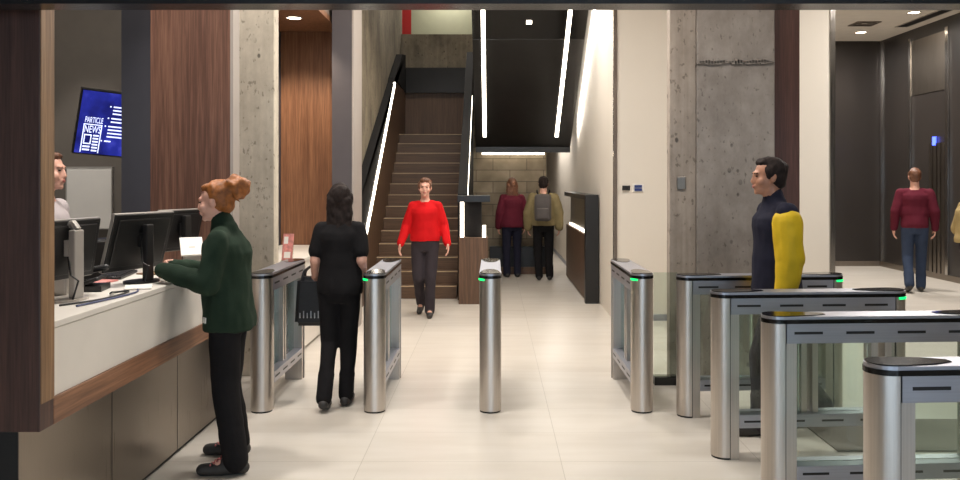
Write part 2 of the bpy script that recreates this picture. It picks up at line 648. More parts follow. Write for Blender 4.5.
sbox('trim_6', M['chrome'], LX - .03, LX, 16.8, 16.88, .1, CZ)
d1 = thing('door_1', 'brushed dark lift door set in the lobby side wall beside the blue indicator', 'lift door', (LX, 14.7, .1))
d1['kind'] = 'structure'
ya, yb = lobby_y(948), lobby_y(911)
MB().box(LX - .035, LX - .005, ya - .05, ya + .04, .1, 4.3).box(LX - .035, LX - .005, yb - .03, yb + .03, .1, 4.3).build('door_frame', M['chrome'], d1, world=True)
MB().box(LX - .02, LX - .004, ya + .04, yb - .03, 3.25, 4.25).build('transom_panel', M['steel_dark'], d1, world=True)
mb = MB()
for i in range(4):
    y = lobby_y(932 + i * 4.2)
    mb.box(LX - .03, LX - .004, y - .05, y + .045, .1, 2.35)
mb.build('door_leaf', M['steel_dark'], d1, world=True)
yi = lobby_y(936)
MB().box(LX - .04, LX - .02, yi - .05, yi + .05, 2.31, 2.46).build('floor_indicator', M['blue'], d1, world=True)

# ------------------------------------------------------------------ columns and panels
t = thing('concrete_column', 'slim pale concrete column behind the ginger-haired woman at the reception end', 'column', (-2.1, 7.44, 0))
MB().box(-2.34, -1.895, 7.36, 7.52, 0, CZ, .01).build('shaft', M['conc_warm'], t, world=True)
t = thing('concrete_column', 'wide rough grey concrete column between the white wall and dark wood panel', 'column', (1.95, 7.4, 0))
MB().box(1.725, 2.39, 7.2, 7.9, 0, CZ, .012).build('shaft', M['conc_grey'], t, world=True)
MB().box(1.50, 1.723, 7.215, 7.34, 0, CZ, .008).build('pilaster', M['conc_pale'], t, world=True)
mb = MB()
for i in range(26):
    x = 1.74 + i * .0248
    mb.box(x - .02, x + .02, 7.18, 7.21, 2.70 + random.uniform(-.012, .01) - .014, 2.70 + random.uniform(0, .03))
mb.build('casting_ridge', M['conc_grey'], t, world=True)
sw = tag(MB().box(-.036, .036, -.012, 0, -.055, .055, .004).box(-.022, .022, -.016, -.01, .006, .042).box(-.022, .022, -.016, -.01, -.042, -.006).build('wall_switch', M['steel_dark']),
         'dark metal double switch plate on the concrete column', 'switch')
sw.location = P(681, 183, 7.213)
t = tag(MB().box(2.395, 2.635, 7.3, 7.5, 0, CZ, .006).build('wood_panel', M['wood_dark']), 'tall dark reddish wood panel right of the grey concrete column', 'panel')

s1 = tag(MB().box(-.035, .035, -.03, 0, -.028, .028, .004).box(.04, .06, -.004, 0, -.03, .03).build('wall_mounted_card_reader', M['plastic']), 'small black card reader on the white wall left of the blue one', 'card reader')
s1.location = P(625, 188, 10.3)
t = thing('intercom', 'small blue and white intercom plate on the white wall', 'intercom', P(638, 188, 10.3))
MB().box(-.07, .07, -.012, 0, -.05, .05, .004).build('mounting_plate', M['paper'], t)
MB().box(-.045, .045, -.02, -.012, .004, .036).box(-.045, .045, -.02, -.012, -.036, -.004).build('button', plain('blue_button', (52, 66, 120), .4), t)

# glass screen beside the column
t = thing('glass_screen', 'low clear glass screen in a black base channel against the concrete column', 'glass screen', (1.35, 7.1, 0))
MB().box(1.335, 1.53, 7.02, 7.12, 0, .07, .004).build('base_channel', M['blackgloss'], t, world=True)
MB().box(1.335, 1.53, 7.062, 7.076, .072, .93).build('pane', M['glass'], t, world=True)

# floor mat in the lane
tag(MB().box(2.15, 4.4, 5.3, 6.0, 0, .012, .004).build('floor_mat', M['mat']), 'grey floor mat in the lane between the right-hand gates', 'mat')

# ------------------------------------------------------------------ reception desk
XF, XB = -1.85, -1.95
ZB, ZT = .664, 1.096
rd = thing('reception_desk', 'long walnut-framed reception desk with white counter above a dark steel base', 'desk', (-2.1, 4.8, 0))
MB().box(XF - .6, XF, 3.47, 3.58, ZB, CZ, .003).build('near_jamb', [M['wood_front']], rd, world=True)
MB().box(XF - .02, XF + .004, 3.474, 3.578, ZB + .113, CZ).build('jamb_edge', M['wood_edge'], rd, world=True)
MB().box(XF - .62, XF, 3.582, 6.2, ZB, ZB + .113, .003).build('bottom_rail', M['wood_rail'], rd, world=True)
MB().box(XF - .59, XF - .02, 6.05, 6.2, ZB + .114, CZ, .003).build('far_jamb', M['wood_panel'], rd, world=True)
MB().box(XF - .02, XF, 6.05, 6.2, ZB + .114, CZ).build('jamb_edge', M['lit_side'], rd, world=True)  # far jamb's lit edge, the light put into its pale colour
MB().box(XF - .06, XF - .012, 3.582, 6.049, ZB + .114, ZT - .032).build('front_panel', M['counter'], rd, world=True)
MB().box(XF - .59, XF - .008, 3.582, 6.049, ZT - .03, ZT, .004).build('counter_top', M['counter'], rd, world=True)
mb = MB().box(XB - .5, XB, 3.495, 6.2, .03, ZB - .002)
mb.mi = 1
for y in (4.35, 5.25, 6.1):
    mb.box(XB, XB + .0015, y - .002, y + .002, .03, ZB - .003)
mb.box(XB - .5, XB - .02, 3.5, 6.2, 0, .03)
mb.box(XB - .5, XB - .001, 3.49, 3.495, .0, ZB - .002)
mb.build('base', [M['steel_dark'], M['slot']], rd, world=True)

# second desk in the niche
sd = thing('side_desk', 'lower white side desk in front of the warm wood niche panel', 'desk', (-2.2, 9, 0))
MB().box(-2.54, -1.87, 7.9, 10.19, .89, .925, .004).build('counter_top', M['counter'], sd, world=True)
MB().box(-1.93, -1.885, 7.9, 10.19, .03, .889).build('front_panel', M['counter'], sd, world=True)
MB().box(-2.5, -1.95, 7.95, 10.15, 0, .03).build('plinth', M['slot'], sd, world=True)
bs = thing('brochure_stand', 'pink printed card in a clear stand on the white side desk', 'brochure stand', (-1.965, 8.1, .925))
q = Matrix.Rotation(R(-18), 4, 'X')
MB().box(-.05, .05, -.005, .005, .01, .27, mat=q).build('card', M['pink'], bs)
MB().box(-.03, .03, -.0075, -.006, .03, .09, mat=q).build('printed_panel', M['paper'], bs)
MB().box(-.04, .0, -.0075, -.006, .17, .24, mat=q).build('printed_panel', M['paper'], bs)
MB().box(-.06, .06, -.03, .11, 0, .006).box(-.055, .055, .008, .012, .008, .2, mat=q).build('holder', M['glass'], bs)

# niche downlight
t = thing('downlight', 'round recessed downlight in the wood soffit over the side desk', 'downlight', (P(294, 19, 9.3).x, 9.3, 3.48))
mb = MB()
ring = [(.075 * math.cos(2 * PI * k / 24), .075 * math.sin(2 * PI * k / 24)) for k in range(24)]
mb.prism(ring, -.006, 0).build('lens', M['down'], t)
mb = MB()
mb.tube([(.085 * math.cos(2 * PI * k / 24), .085 * math.sin(2 * PI * k / 24), -.004) for k in range(25)], .009, 6)
mb.build('bezel', M['silver'], t)

# lobby ceiling downlights and grille
for px, py, lab in ((861, 32, 'small round downlight in the lobby ceiling nearer the far dark wall'), (914, 12, 'small round downlight in the lobby ceiling nearer the lift door')):
    d = (CZ - EYE) * F / (181 - py)
    t = thing('downlight', lab, 'downlight', (P(px, py, d).x, d, CZ))
    MB().prism([(.09 * math.cos(2 * PI * k / 20), .09 * math.sin(2 * PI * k / 20)) for k in range(20)], -.008, 0).build('lens', M['down'], t)
    MB().tube([(.1 * math.cos(2 * PI * k / 20), .1 * math.sin(2 * PI * k / 20), -.005) for k in range(21)], .01, 6).build('bezel', M['silver'], t)
d = (CZ - EYE) * F / (181 - 20)
t = thing('air_grille', 'dark linear air grille slot in the lobby ceiling', 'grille', (7.35, 14.4, CZ))
MB().box(-.09, .09, -.7, .9, -.01, 0).build('slot', M['slot'], t)
MB().box(-.11, -.092, -.72, .92, -.014, 0).box(.092, .11, -.72, .92, -.014, 0).build('frame', M['silver'], t)
t = thing('air_vent', 'square air diffuser in the lobby ceiling', 'diffuser', (P(867, 21, 14.9).x, 15.0, CZ))
mb = MB()
for k in range(3):
    a = .2 - k * .06
    for sx in (-1, 1):
        mb.box(sx * a - .012, sx * a + .012, -a, a, -.014, 0)
        mb.box(-a, a, sx * a - .012, sx * a + .012, -.014, 0)
mb.build('vanes', M['steel_dark'], t)

# ------------------------------------------------------------------ staircase
st = thing('staircase', 'wood staircase rising away between a concrete wall and black guards', 'staircase', (-1.1, 12.2, 0))
RISE, GO, Y0 = .183, .28, 12.2
XL, XR = -1.75, -.52
for i in range(14):
    y = Y0 + i * GO
    mb = MB().box(XL, XR, y, y + GO + (.9 if i == 13 else .02), max(0, i * RISE - .15), (i + 1) * RISE - .004)
    s_ = mb.build('step', M['wood_tread'], st, world=True)
    q = MB().box(XL, XR, y - .012, y + .03, (i + 1) * RISE - .012, (i + 1) * RISE).build('nosing', M['nosing'], s_)
    q.data.transform(Matrix.Translation(-st.location))


def slope_band(x0, x1, pts, name, mat, parent):
    """Panel with an outline in the YZ plane extruded along X."""
    T = Matrix(((0, 0, 1, 0), (1, 0, 0, 0), (0, 1, 0, 0), (0, 0, 0, 1)))
    return MB().prism(pts, x0, x1, T).build(name, mat, parent, world=True)


def zl(y, off=0):
    return .98 + (y - 11.6) * .722 + off


slope_band(-1.855, -1.752, [(10.4, 0), (16.95, 0), (16.95, 3.45), (15.1, zl(15.1)), (10.4, zl(10.4))], 'wall_skirt', M['wood_stair'], st)
slope_band(-1.857, -1.74, [(10.4, zl(10.4, .02)), (15.1, zl(15.1, .02)), (16.95, 3.45), (16.95, 4.2), (16.3, 4.12), (10.4, 1.06)], 'wall_guard', M['guard'], st)
slope_band(-1.752, -1.715, [(10.4, zl(10.4, -.03)), (14.95, zl(14.95, -.03)), (14.95, zl(14.95, .03)), (10.4, zl(10.4, .03))], 'light_strip', M['led'], st)
slope_band(-.50, -.37, [(12.05, 0), (17.0, 0), (17.0, 4.15), (16.2, 4.15), (12.05, 1.5)], 'side_guard', M['guard'], st)
slope_band(-.368, -.362, [(12.3, 1.45), (15.0, 3.17), (15.0, 3.20), (12.3, 1.48)], 'light_strip', M['led'], st)
# newel pedestal
nx0, nx1, ny0, ny1 = -.47, -.07, 11.65, 12.03
MB().box(nx0, nx1, ny0, ny1, 0, .917, .004).build('pedestal', M['wood_stair'], st, world=True)
MB().box(nx0 + .09, nx1 - .09, ny0 + .06, ny1 - .02, .918, 1.40).build('pedestal_core', M['guard'], st, world=True)
MB().box(nx0 + .02, nx0 + .07, ny0 + .03, ny0 + .07, .918, 1.40).build('light_strip', M['led'], st, world=True)
MB().box(nx1 - .075, nx1 - .03, ny0 + .03, ny0 + .07, .918, 1.08).build('light_strip', M['led'], st, world=True)
MB().box(nx0 - .02, nx1 + .03, ny0 - .02, ny1, 1.402, 1.49, .004).build('pedestal_cap', M['black'], st, world=True)

# sloping underside of the upper flight, with two light lines
uf = thing('upper_flight', 'sloping black underside of the upper stair flight with two long light lines', 'stair soffit', (.5, 15.2, 2.2))


def zs(y):
    return 2.3 + (15.2 - y) * .634


slope_band(-.31, 1.38, [(15.2, zs(15.2)), (12.8, zs(12.8)), (12.8, zs(12.8) + .3), (15.2, zs(15.2) + .3)], 'soffit_panel', M['black'], uf)
slope_band(-.31, 1.38, [(12.79, zs(12.79)), (12.04, zs(12.04)), (12.04, zs(12.04) + .3), (12.79, zs(12.79) + .3)], 'soffit_panel', M['blackgloss'], uf)
for x in (-.145, 1.115):
    slope_band(x - .03, x + .03, [(14.9, zs(14.9) - .004), (12.05, zs(12.05) - .004), (12.05, zs(12.05) - .03), (14.9, zs(14.9) - .03)], 'light_line', M['led'], uf)
MB().box(.49, .57, 12.45, 12.53, zs(12.5) - .012, zs(12.5) + .03).build('light_reflection', M['led'], uf, world=True)  # glowing box painted in as a lamp's reflection on the gloss panel
MB().box(-.31, 1.38, 15.2, 15.24, 2.2, 2.7).build('end_fascia', M['black'], uf, world=True)
wl = thing('wall_light', 'horizontal light bar along the top of the block wall', 'light bar', (.35, 15.5, 2.2))
MB().box(-.2, .93, 15.42, 15.48, 2.17, 2.22).build('diffuser', M['led'], wl, world=True)
MB().box(-.24, .96, 15.42, 15.6, 2.222, 2.26).build('housing', M['silver'], wl, world=True)
sbox('ceiling_corridor', M['ceiling'], -.36, 1.46, 15.81, 23.5, 2.75, 2.8)

# long console against the corridor wall
cs = thing('corridor_guard', 'black framed wood guard with a light strip along the white corridor wall', 'guard', (1.36, 13.3, 0))
MB().box(1.30, 1.44, 11.85, 15.1, .02, .93).build('wood_panel', M['wood_stair'], cs, world=True)
MB().box(1.27, 1.455, 11.7, 11.83, 0, 1.5, .004).build('end_frame', M['black'], cs, world=True)
MB().box(1.27, 1.455, 11.832, 15.15, 1.43, 1.5, .004).build('top_frame', M['black'], cs, world=True)
MB().box(1.38, 1.44, 11.832, 15.1, .932, 1.428).build('back_panel', M['steel_dark'], cs, world=True)
MB().box(1.345, 1.375, 11.86, 15.0, .932, .955).build('light_strip', M['led'], cs, world=True)
# low bench against block wall
tb = thing('wall_bench', 'low black bench with wood base along the block wall', 'bench', (.4, 15.45, 0))
MB().box(-.06, .96, 15.42, 15.59, .13, .5, .004).build('black_front', M['black'], tb, world=True)
MB().box(-.06, .96, 15.42, 15.59, 0, .128).build('wood_base', M['wood_stair'], tb, world=True)

# ------------------------------------------------------------------ gates
GL, GW = 1.22, .16


def arc(cx, cy, r, a0, a1, n=14):
    return [(cx + r * math.cos(a0 + (a1 - a0) * i / n), cy + r * math.sin(a0 + (a1 - a0) * i / n)) for i in range(n + 1)]


def make_gate():
    t = thing('security_gate', 'gate', 'security gate')
    r = GW / 2
    for e in (0, 1):
        X = (lambda x: x) if e == 0 else (lambda x: GL - x)
        flip = Matrix.Identity(4) if e == 0 else Matrix.Translation((GL, 0, 0)) @ Matrix.Rotation(PI, 4, 'Z')
        poly = [(.09, -r)] + [(.09, r)] + arc(r, 0, r, PI / 2, 3 * PI / 2)
        mb = MB().prism(poly, .012, .957, flip)
        mb.mi = 1
        pb = [(.088, -r + .004), (.088, r - .004)] + arc(r, 0, r - .004, PI / 2, 3 * PI / 2)
        mb.prism(pb, 0, .012, flip)
        po = smooth_angle(mb.build('end_post', [M['steel'], M['slot']], t), 30)
        MB().box(.091, .096, -r + .006, r - .006, 0, .955, mat=flip).build('seam', M['slot'], t)
        MB().box(.097, .15, -r + .008, r - .008, 0, .862, mat=flip).build('inner_post', M['steel'], t)
    for s in (-1, 1):
        mb = MB().box(.097, GL - .097, s * (r - .012), s * r, .862, .957)
        mb.mi = 1
        for k in range(4):
            x = .135 + k * .265
            mb.box(x, x + .145, s * (r - .002), s * (r + .0012), .906, .919)
        mb.build('top_rail', [M['steel_h'], M['slot']], t)
    mb = MB().box(.151, GL - .151, -r + .006, r - .006, .185, .262, .003)
    mb.mi = 1
    for s in (-1, 1):
        for k in range(4):
            x = .18 + k * .242
            mb.box(x, x + .135, s * (r - .008), s * (r - .0045), .218, .23)
    mb.build('bottom_rail', [M['steel_h'], M['slot']], t)
    for x in (.55, .62):
        MB().box(x, x + .035, -.04, .04, .263, .875).build('centre_post', M['steel'], t)
    for x0, x1 in ((.151, .549), (.656, GL - .151)):
        MB().box(x0, x1, -.005, .005, .263, .88).build('glass_pane', M['glass'], t)
    outer = arc(r, 0, r, PI / 2, 3 * PI / 2) + arc(GL - r, 0, r, -PI / 2, PI / 2)
    mb = MB().prism([(x, y) for x, y in outer], .978, .992)
    mb.mi = 1
    lip = arc(r, 0, r + .003, PI / 2, 3 * PI / 2) + arc(GL - r, 0, r + .003, -PI / 2, PI / 2)
    mb.prism(lip, .958, .9775)
    cp = mb.build('cap', [M['steel_h'], M['blackgloss']], t)
    for e in (0, 1):
        flip = Matrix.Identity(4) if e == 0 else Matrix.Translation((GL, 0, 0)) @ Matrix.Rotation(PI, 4, 'Z')
        pl = [(.24, -.055), (.32, -.02), (.32, .02), (.24, .055), (.12, .072)] + arc(r + .001, 0, r - .003, PI / 2, 3 * PI / 2) + [(.12, -.072)]
        MB().prism(pl, .9922, .9965, flip).build('cap_inset', M['blackgloss'], cp)
    return t


def gate_led(t, end, side):
    """Lit indicator on the rounded end post, just under the cap."""
    posts = [c for c in t.children if c.name.split('.')[0] == 'end_post']
    post = posts[end]
    flip = Matrix.Identity(4) if end == 0 else Matrix.Translation((GL, 0, 0)) @ Matrix.Rotation(PI, 4, 'Z')
    s = side if end == 0 else -side
    r = GW / 2
    a0, a1 = (PI / 2 + .1, PI / 2 + 1.0) if s > 0 else (3 * PI / 2 - 1.0, 3 * PI / 2 - .1)
    poly = arc(r, 0, r + .006, a0, a1, 8) + arc(r, 0, r - .01, a1, a0, 8)
    MB().prism(poly, .943, .956, flip).build('indicator_light', M['green'], post)


gate0 = make_gate()
used = False
left_bank = [(-1.70, 'leftmost steel gate, beside the reception desk and the woman in black', None),
             (-.87, 'second steel gate from the left, right of the woman in black', (0, 1)),
             (-.02, 'steel gate seen end-on in the middle of the pale floor', (0, 1)),
             (1.095, 'steel gate in front of the white wall, left of the concrete column', (0, 1))]
right_bank = [(1.325, 6.13, 'side-on steel gate farthest back, against the grey concrete column', (1, -1)),
              (1.34, 5.22, 'side-on steel gate just in front of the person in the yellow jacket', (1, -1)),
              (1.36, 4.30, 'large side-on steel gate, second nearest of the right-hand row', None),
              (1.39, 3.17, 'nearest steel gate, low in the right foreground', None)]
todo = [((x, 6.17, 0), PI / 2, l, g) for x, l, g in left_bank] + [((x, y, 0), R(3.5), l, g) for x, y, l, g in right_bank]
gates = [gate0] + [copy_tree(gate0) for _ in todo[1:]]
for g, (loc, rz, lab, led) in zip(gates, todo):
    g.location = loc
    g.rotation_euler = (0, 0, rz)
    g.scale = (1, 1, 1.022)
    tag(g, lab, 'security gate', 'steel security gates')
    if led:
        gate_led(g, *led)


# ------------------------------------------------------------------ reception equipment
def monitor(label, x, y, rz, w=.5, h=.31, zc=.27, tilt=13, silver=False, stand_w=.06):
    t = thing('computer_monitor', label, 'monitor', (x, y, ZT + .001), rz, 'computer monitors on the reception counter')
    # local: screen faces -Y, back faces +Y
    T = Matrix.Translation((0, 0, zc)) @ Matrix.Rotation(R(-tilt), 4, 'X')
    mb = MB().box(-w / 2, w / 2, -.012, .012, -h / 2, h / 2, .004, T).box(-w * .44, w * .44, .012, .02, -h * .42, h * .42, .006, T)
    mb.build('back_shell', M['plastic'], t)
    mb = MB()
    for a in ((-w / 2 - .004, -w / 2 + .006, -h / 2, h / 2), (w / 2 - .006, w / 2 + .004, -h / 2, h / 2), (-w / 2, w / 2, h / 2 - .006, h / 2 + .004), (-w / 2, w / 2, -h / 2 - .004, -h / 2 + .006)):
        mb.box(a[0], a[1], -.015, .004, a[2], a[3], mat=T)
    mb.build('bezel', M['silver'], t)
    MB().box(-w / 2 + .01, w / 2 - .01, -.0145, -.0125, -h / 2 + .01, h / 2 - .01, mat=T).build('screen', M['blackgloss'], t)
    sm_ = M['silver'] if silver else M['plastic']
    mb = MB().box(-stand_w / 2, stand_w / 2, .05, .085, .012, zc + .1, .006).box(-.04, .04, .028, .052, zc - .03, zc + .05)
    if silver:
        mb.tube([(0, .07, zc + .1), (0, .05, zc + .13), (0, .02, zc + .12)], .022, 8)
    mb.build('stand', sm_, t)
    MB().prism([(.12 * math.cos(2 * PI * k / 24), .02 + .085 * math.sin(2 * PI * k / 24)) for k in range(24)], 0, .012).build('foot', sm_, t)
    mb = MB()
    mb.tube([(.03, .04, zc - .02), (.06, .08, zc - .12), (.03, .1, .1), (.06, .09, .01)], .005, 6)
    mb.build('cable', M['plastic'], t)
    return t


monitor('silver-armed monitor seen from behind, half hidden by the near wood frame', -2.14, 4.24, R(-99), .5, .3, .25, 9, True, .075)
monitor('large black monitor back in the middle of the reception counter', -2.08, 4.99, R(-108), .49, .34, .24, 16)
monitor('smaller black monitor farthest along the counter, by the wood jamb', -2.13, 5.75, R(-108), .44, .28, .26, 13)

t = thing('desk_phone', 'dark desk phone between two monitors on the counter', 'phone', (-2.21, 4.62, ZT + .001), R(-80))
q = Matrix.Rotation(R(18), 4, 'X')
MB().box(-.09, .09, -.1, .1, .03, .05, .006, mat=q).box(-.09, .09, -.08, .1, 0, .03).build('body', M['plastic'], t)
mb = MB().cap((-.075, -.08, .085), (-.075, .08, .115), .018, .018)
mb.build('handset', M['plastic'], t, True)
mb = MB()
for i in range(3):
    for j in range(4):
        mb.box(-.02 + i * .03, 0 + i * .03, -.07 + j * .028, -.05 + j * .028, .05, .056, mat=q)
mb.build('keys', M['slot'], t)

t = thing('card_terminal', 'small grey terminal with a tilted white top by the green sleeve', 'terminal', (-1.95, 5.5, ZT + .001), R(-65))
MB().box(-.05, .05, -.05, .05, 0, .12, .006).build('body', M['silver'], t)
MB().box(-.085, .085, -.07, .07, .0, .012, .003, mat=Matrix.Translation((0, 0, .165)) @ Matrix.Rotation(R(38), 4, 'Y')).box(-.02, .02, -.02, .02, .1, .17).build('top_plate', M['paper'], t)
t = thing('card_printer', 'small pale grey desktop printer behind the silver monitor stand', 'printer', (-2.3, 4.42, ZT + .001), R(-80))
MB().box(-.07, .07, -.1, .1, 0, .15, .015).box(-.05, .05, -.13, -.1, .02, .06, .006).build('body', M['silver'], t)
MB().box(-.05, .05, -.102, -.099, .07, .085).build('card_slot', M['slot'], t)
t = thing('keyboard', 'black keyboard lying on the counter behind the large monitor', 'keyboard', (-2.34, 5.3, ZT + .001), R(-80))
MB().box(-.21, .21, -.07, .07, 0, .018, .005).build('tray', M['plastic'], t)
mb = MB()
for i in range(14):
    for j in range(5):
        mb.box(-.2 + i * .0285, -.177 + i * .0285, -.06 + j * .024, -.041 + j * .024, .018, .025)
mb.build('keys', M['slot'], t)
for lab, x, y, rz, mm in (('loose white paper sheets on the counter under the large monitor', -1.97, 4.72, .3, 'paper'), ('pinkish leaflet by the stand of the large monitor', -2.31, 4.96, -.2, 'pink'), ('folded wood-brown folder on the counter near the woman\'s hands', -2.16, 5.46, -.5, 'wood_edge')):
    o = tag(MB().box(-.07, .07, -.1, .1, 0, .004).box(-.07, .07, -.1, .1, .004, .008, mat=Matrix.Rotation(.08, 4, 'Z')).build('paper_sheet' if mm != 'wood_edge' else 'folder', M[mm]), lab, 'paper')
    o.location = (x, y, ZT + .0005)
    o.rotation_euler = (0, 0, rz)


def spline(pts, n=8):
    pts = [Vector(p) for p in pts]
    out = []
    for i in range(len(pts) - 1):
        p0, p1, p2, p3 = pts[max(i - 1, 0)], pts[i], pts[i + 1], pts[min(i + 2, len(pts) - 1)]
        for k in range(n):
            u = k / n
            out.append(.5 * ((2 * p1) + (p2 - p0) * u + (2 * p0 - 5 * p1 + 4 * p2 - p3) * u * u + (3 * p1 - p0 - 3 * p2 + p3) * u ** 3))
    out.append(pts[-1])
    return out


cz = ZT + .006
tag(MB().tube(spline([(-2.05, 4.02, cz), (-1.96, 4.2, cz), (-1.93, 4.4, cz), (-1.95, 4.55, cz), (-2.0, 4.5, cz), (-1.975, 4.4, cz + .011), (-2.0, 4.44, cz)]), .005, 8).build('cable', M['plastic'], None, True),
    'dark cable looping over the white counter by the silver monitor stand', 'cable')
tag(MB().tube(spline([(-1.96, 4.0, cz), (-1.9, 4.3, cz), (-1.89, 4.5, cz), (-1.93, 4.62, cz)]), .005, 8).build('cable', plain('blue_cable', (70, 76, 110), .5), None, True),
    'blue-grey cable along the front edge of the white counter', 'cable')

# office chair behind the counter
t = thing('office_chair', 'black office chair behind the reception counter', 'chair', (-2.95, 6.45, 0), R(60))
MB().box(-.23, .23, -.035, .035, .66, 1.26, .03).build('backrest', M['plastic'], t)
MB().box(-.24, .24, .02, .48, .5, .58, .03).build('seat', M['plastic'], t)
MB().tube([(0, .24, .1), (0, .24, .5)], .03).build('column', M['plastic'], t)
MB().tube([(0, -.03, .75), (0, -.02, .53), (0, .1, .5)], .02).build('back_support', M['plastic'], t)
for k in range(5):
    a = 2 * PI * k / 5
    lg = MB().tube([(0, .24, .12), (.28 * math.cos(a), .24 + .28 * math.sin(a), .07)], [.025, .016]).build('leg', M['plastic'], t)
    MB().ell((.28 * math.cos(a), .24 + .28 * math.sin(a), .03), (.03, .03, .03), sub=2).build('caster', M['plastic'], lg)
for s in (-1, 1):
    MB().tube(spline([(s * .26, -.02, .75), (s * .28, .08, .78), (s * .28, .3, .76), (s * .25, .34, .56)], 5), .018).build('armrest', M['plastic'], t)

# white board on office wall
t = thing('white_board', 'plain white board on the dim wall behind the reception counter', 'board', P(90, 228, 8.58))
w_, h_ = 44 / F * 8.58, 60 / F * 8.58
MB().box(-w_ / 2, w_ / 2, -.02, .018, 0, h_).build('face', M['counter'], t)
MB().box(-w_ / 2 - .012, -w_ / 2, -.024, .018, -.01, h_ + .012).box(w_ / 2, w_ / 2 + .012, -.024, .018, -.01, h_ + .012).box(-w_ / 2, w_ / 2, -.024, .018, h_, h_ + .012).box(-w_ / 2, w_ / 2, -.024, .018, -.01, 0).build('frame', M['silver'], t)

# television: corner rays fitted to a real tilted rectangle
TVW, TVH = 1.04, .62


def tv_matrix(yaw, tilt, roll, c):
    return Matrix.Translation(c) @ Matrix.Rotation(yaw, 4, 'Z') @ Matrix.Rotation(tilt, 4, 'X') @ Matrix.Rotation(roll, 4, 'Y')


def proj(v):
    return Vector((493 + F * v.x / v.y, 181 - F * (v.z - EYE) / v.y))


def tv_err(p):
    T = tv_matrix(p[0], p[1], p[2], Vector((p[3], 8.0, p[4])))
    q = [proj(T @ Vector((x, 0, z))) for x, z in ((-TVW / 2, TVH / 2), (-TVW / 2, -TVH / 2), (TVW / 2, TVH / 2), (TVW / 2, -TVH / 2))]

    def at(a, b, x):
        return a.y + (b.y - a.y) * (x - a.x) / (b.x - a.x + 1e-9)
    e = (q[0] - Vector((82, 85))).length_squared + (q[1] - Vector((72, 155))).length_squared
    e += (at(q[0], q[2], 120) - 96) ** 2 + (at(q[1], q[3], 120) - 155) ** 2
    return e + 3 * (p[1] - .2) ** 2 + 3 * p[2] ** 2


best = [R(25), .25, 0, -3.5, 2.3]
be = tv_err(best)
stp = [.1, .1, .05, .1, .1]
for it in range(6000):
    c = [b + random.gauss(0, s) for b, s in zip(best, stp)]
    e = tv_err(c)
    if e < be:
        best, be = c, e
    if it % 1500 == 1499:
        stp = [s * .4 for s in stp]
print('tv fit', be, best)
tvT = tv_matrix(best[0], best[1], best[2], Vector((best[3], 8.0, best[4])))
tv = thing('television', 'blue lit wall television showing a news page behind the counter', 'television', tvT.translation)
tvL = Matrix.Translation(-tv.location) @ tvT
MB().box(-TVW / 2, TVW / 2, -.012, .045, -TVH / 2, TVH / 2, .004, mat=tvL).build('casing', M['plastic'], tv)
sc_ = MB().box(-TVW / 2 + .012, TVW / 2 - .012, -.0145, -.0125, -TVH / 2 + .014, TVH / 2 - .012).build('screen', M['screen'], tv)
sc_.matrix_local = tvL


def text_mesh(name, body, x, z, w, h, mat, parent, y=-.0155):
    """Flat lettering fitted into a box of width w and height h."""
    cu = bpy.data.curves.new(name, 'FONT')
    cu.body = body
    cu.size = .1
    cu.extrude = .0006
    o = bpy.data.objects.new(name, cu)
    COL.objects.link(o)
    dg = bpy.context.evaluated_depsgraph_get()
    dg.update()
    me = bpy.data.meshes.new_from_object(o.evaluated_get(dg))
    bpy.data.objects.remove(o)
    xs = [v.co.x for v in me.vertices]
    ys = [v.co.y for v in me.vertices]
    kx, ky = w / (max(xs) - min(xs)), h / (max(ys) - min(ys))
    me.transform(Matrix.Translation((x, y, z)) @ Matrix.Rotation(PI / 2, 4, 'X') @ Matrix.Diagonal((kx, ky, 1, 1)) @ Matrix.Translation((-min(xs), -min(ys), 0)))
    return link(name, me, mat, parent)


text_mesh('headline', 'PARTICLE', -.455, .0, .15, .055, M['screen_white'], sc_)
text_mesh('headline', 'NEWS', -.448, -.095, .135, .068, M['screen_white'], sc_)
mb = MB()
ya, yb = -.0165, -.015
mb.box(-.462, -.454, ya, yb, -.285, -.012).box(-.462, -.305, ya, yb, -.02, -.012).box(-.313, -.305, ya, yb, -.285, -.02)
mb.box(-.445, -.382, ya, yb, -.122, -.112).box(-.445, -.382, ya, yb, -.205, -.195).box(-.445, -.437, ya, yb, -.2, -.115).box(-.39, -.382, ya, yb, -.2, -.115)
for k in range(6):
    mb.box(-.37, -.322, ya, yb, -.126 - k * .029, -.112 - k * .029)
for k in range(2):
    mb.box(-.445, -.385, ya, yb, -.237 - k * .03, -.222 - k * .03)
mb.build('newspaper_icon', M['screen_white'], sc_)
mb = MB()
z = .165
for n, xo in ((3, -.265), (2, -.27), (4, -.285), (1, -.3)):
    mb.box(xo, xo + .011, ya, yb, z, z + .013)
    for k in range(n):
        mb.box(xo + .03, xo + .3 - random.uniform(.02, .12) - (.12 if n == 1 else 0), ya, yb, z, z + .012)
        z -= .033
    z -= .012
mb.build('text_lines', M['screen_white'], sc_)
arm0 = tvL @ Vector((0, .05, 0))
MB().tube([arm0, arm0 + Vector((-.05, .25, .05)), Vector((0, 8.59 - .03 - tv.location.y, .02))], .025).build('wall_arm', M['plastic'], tv)

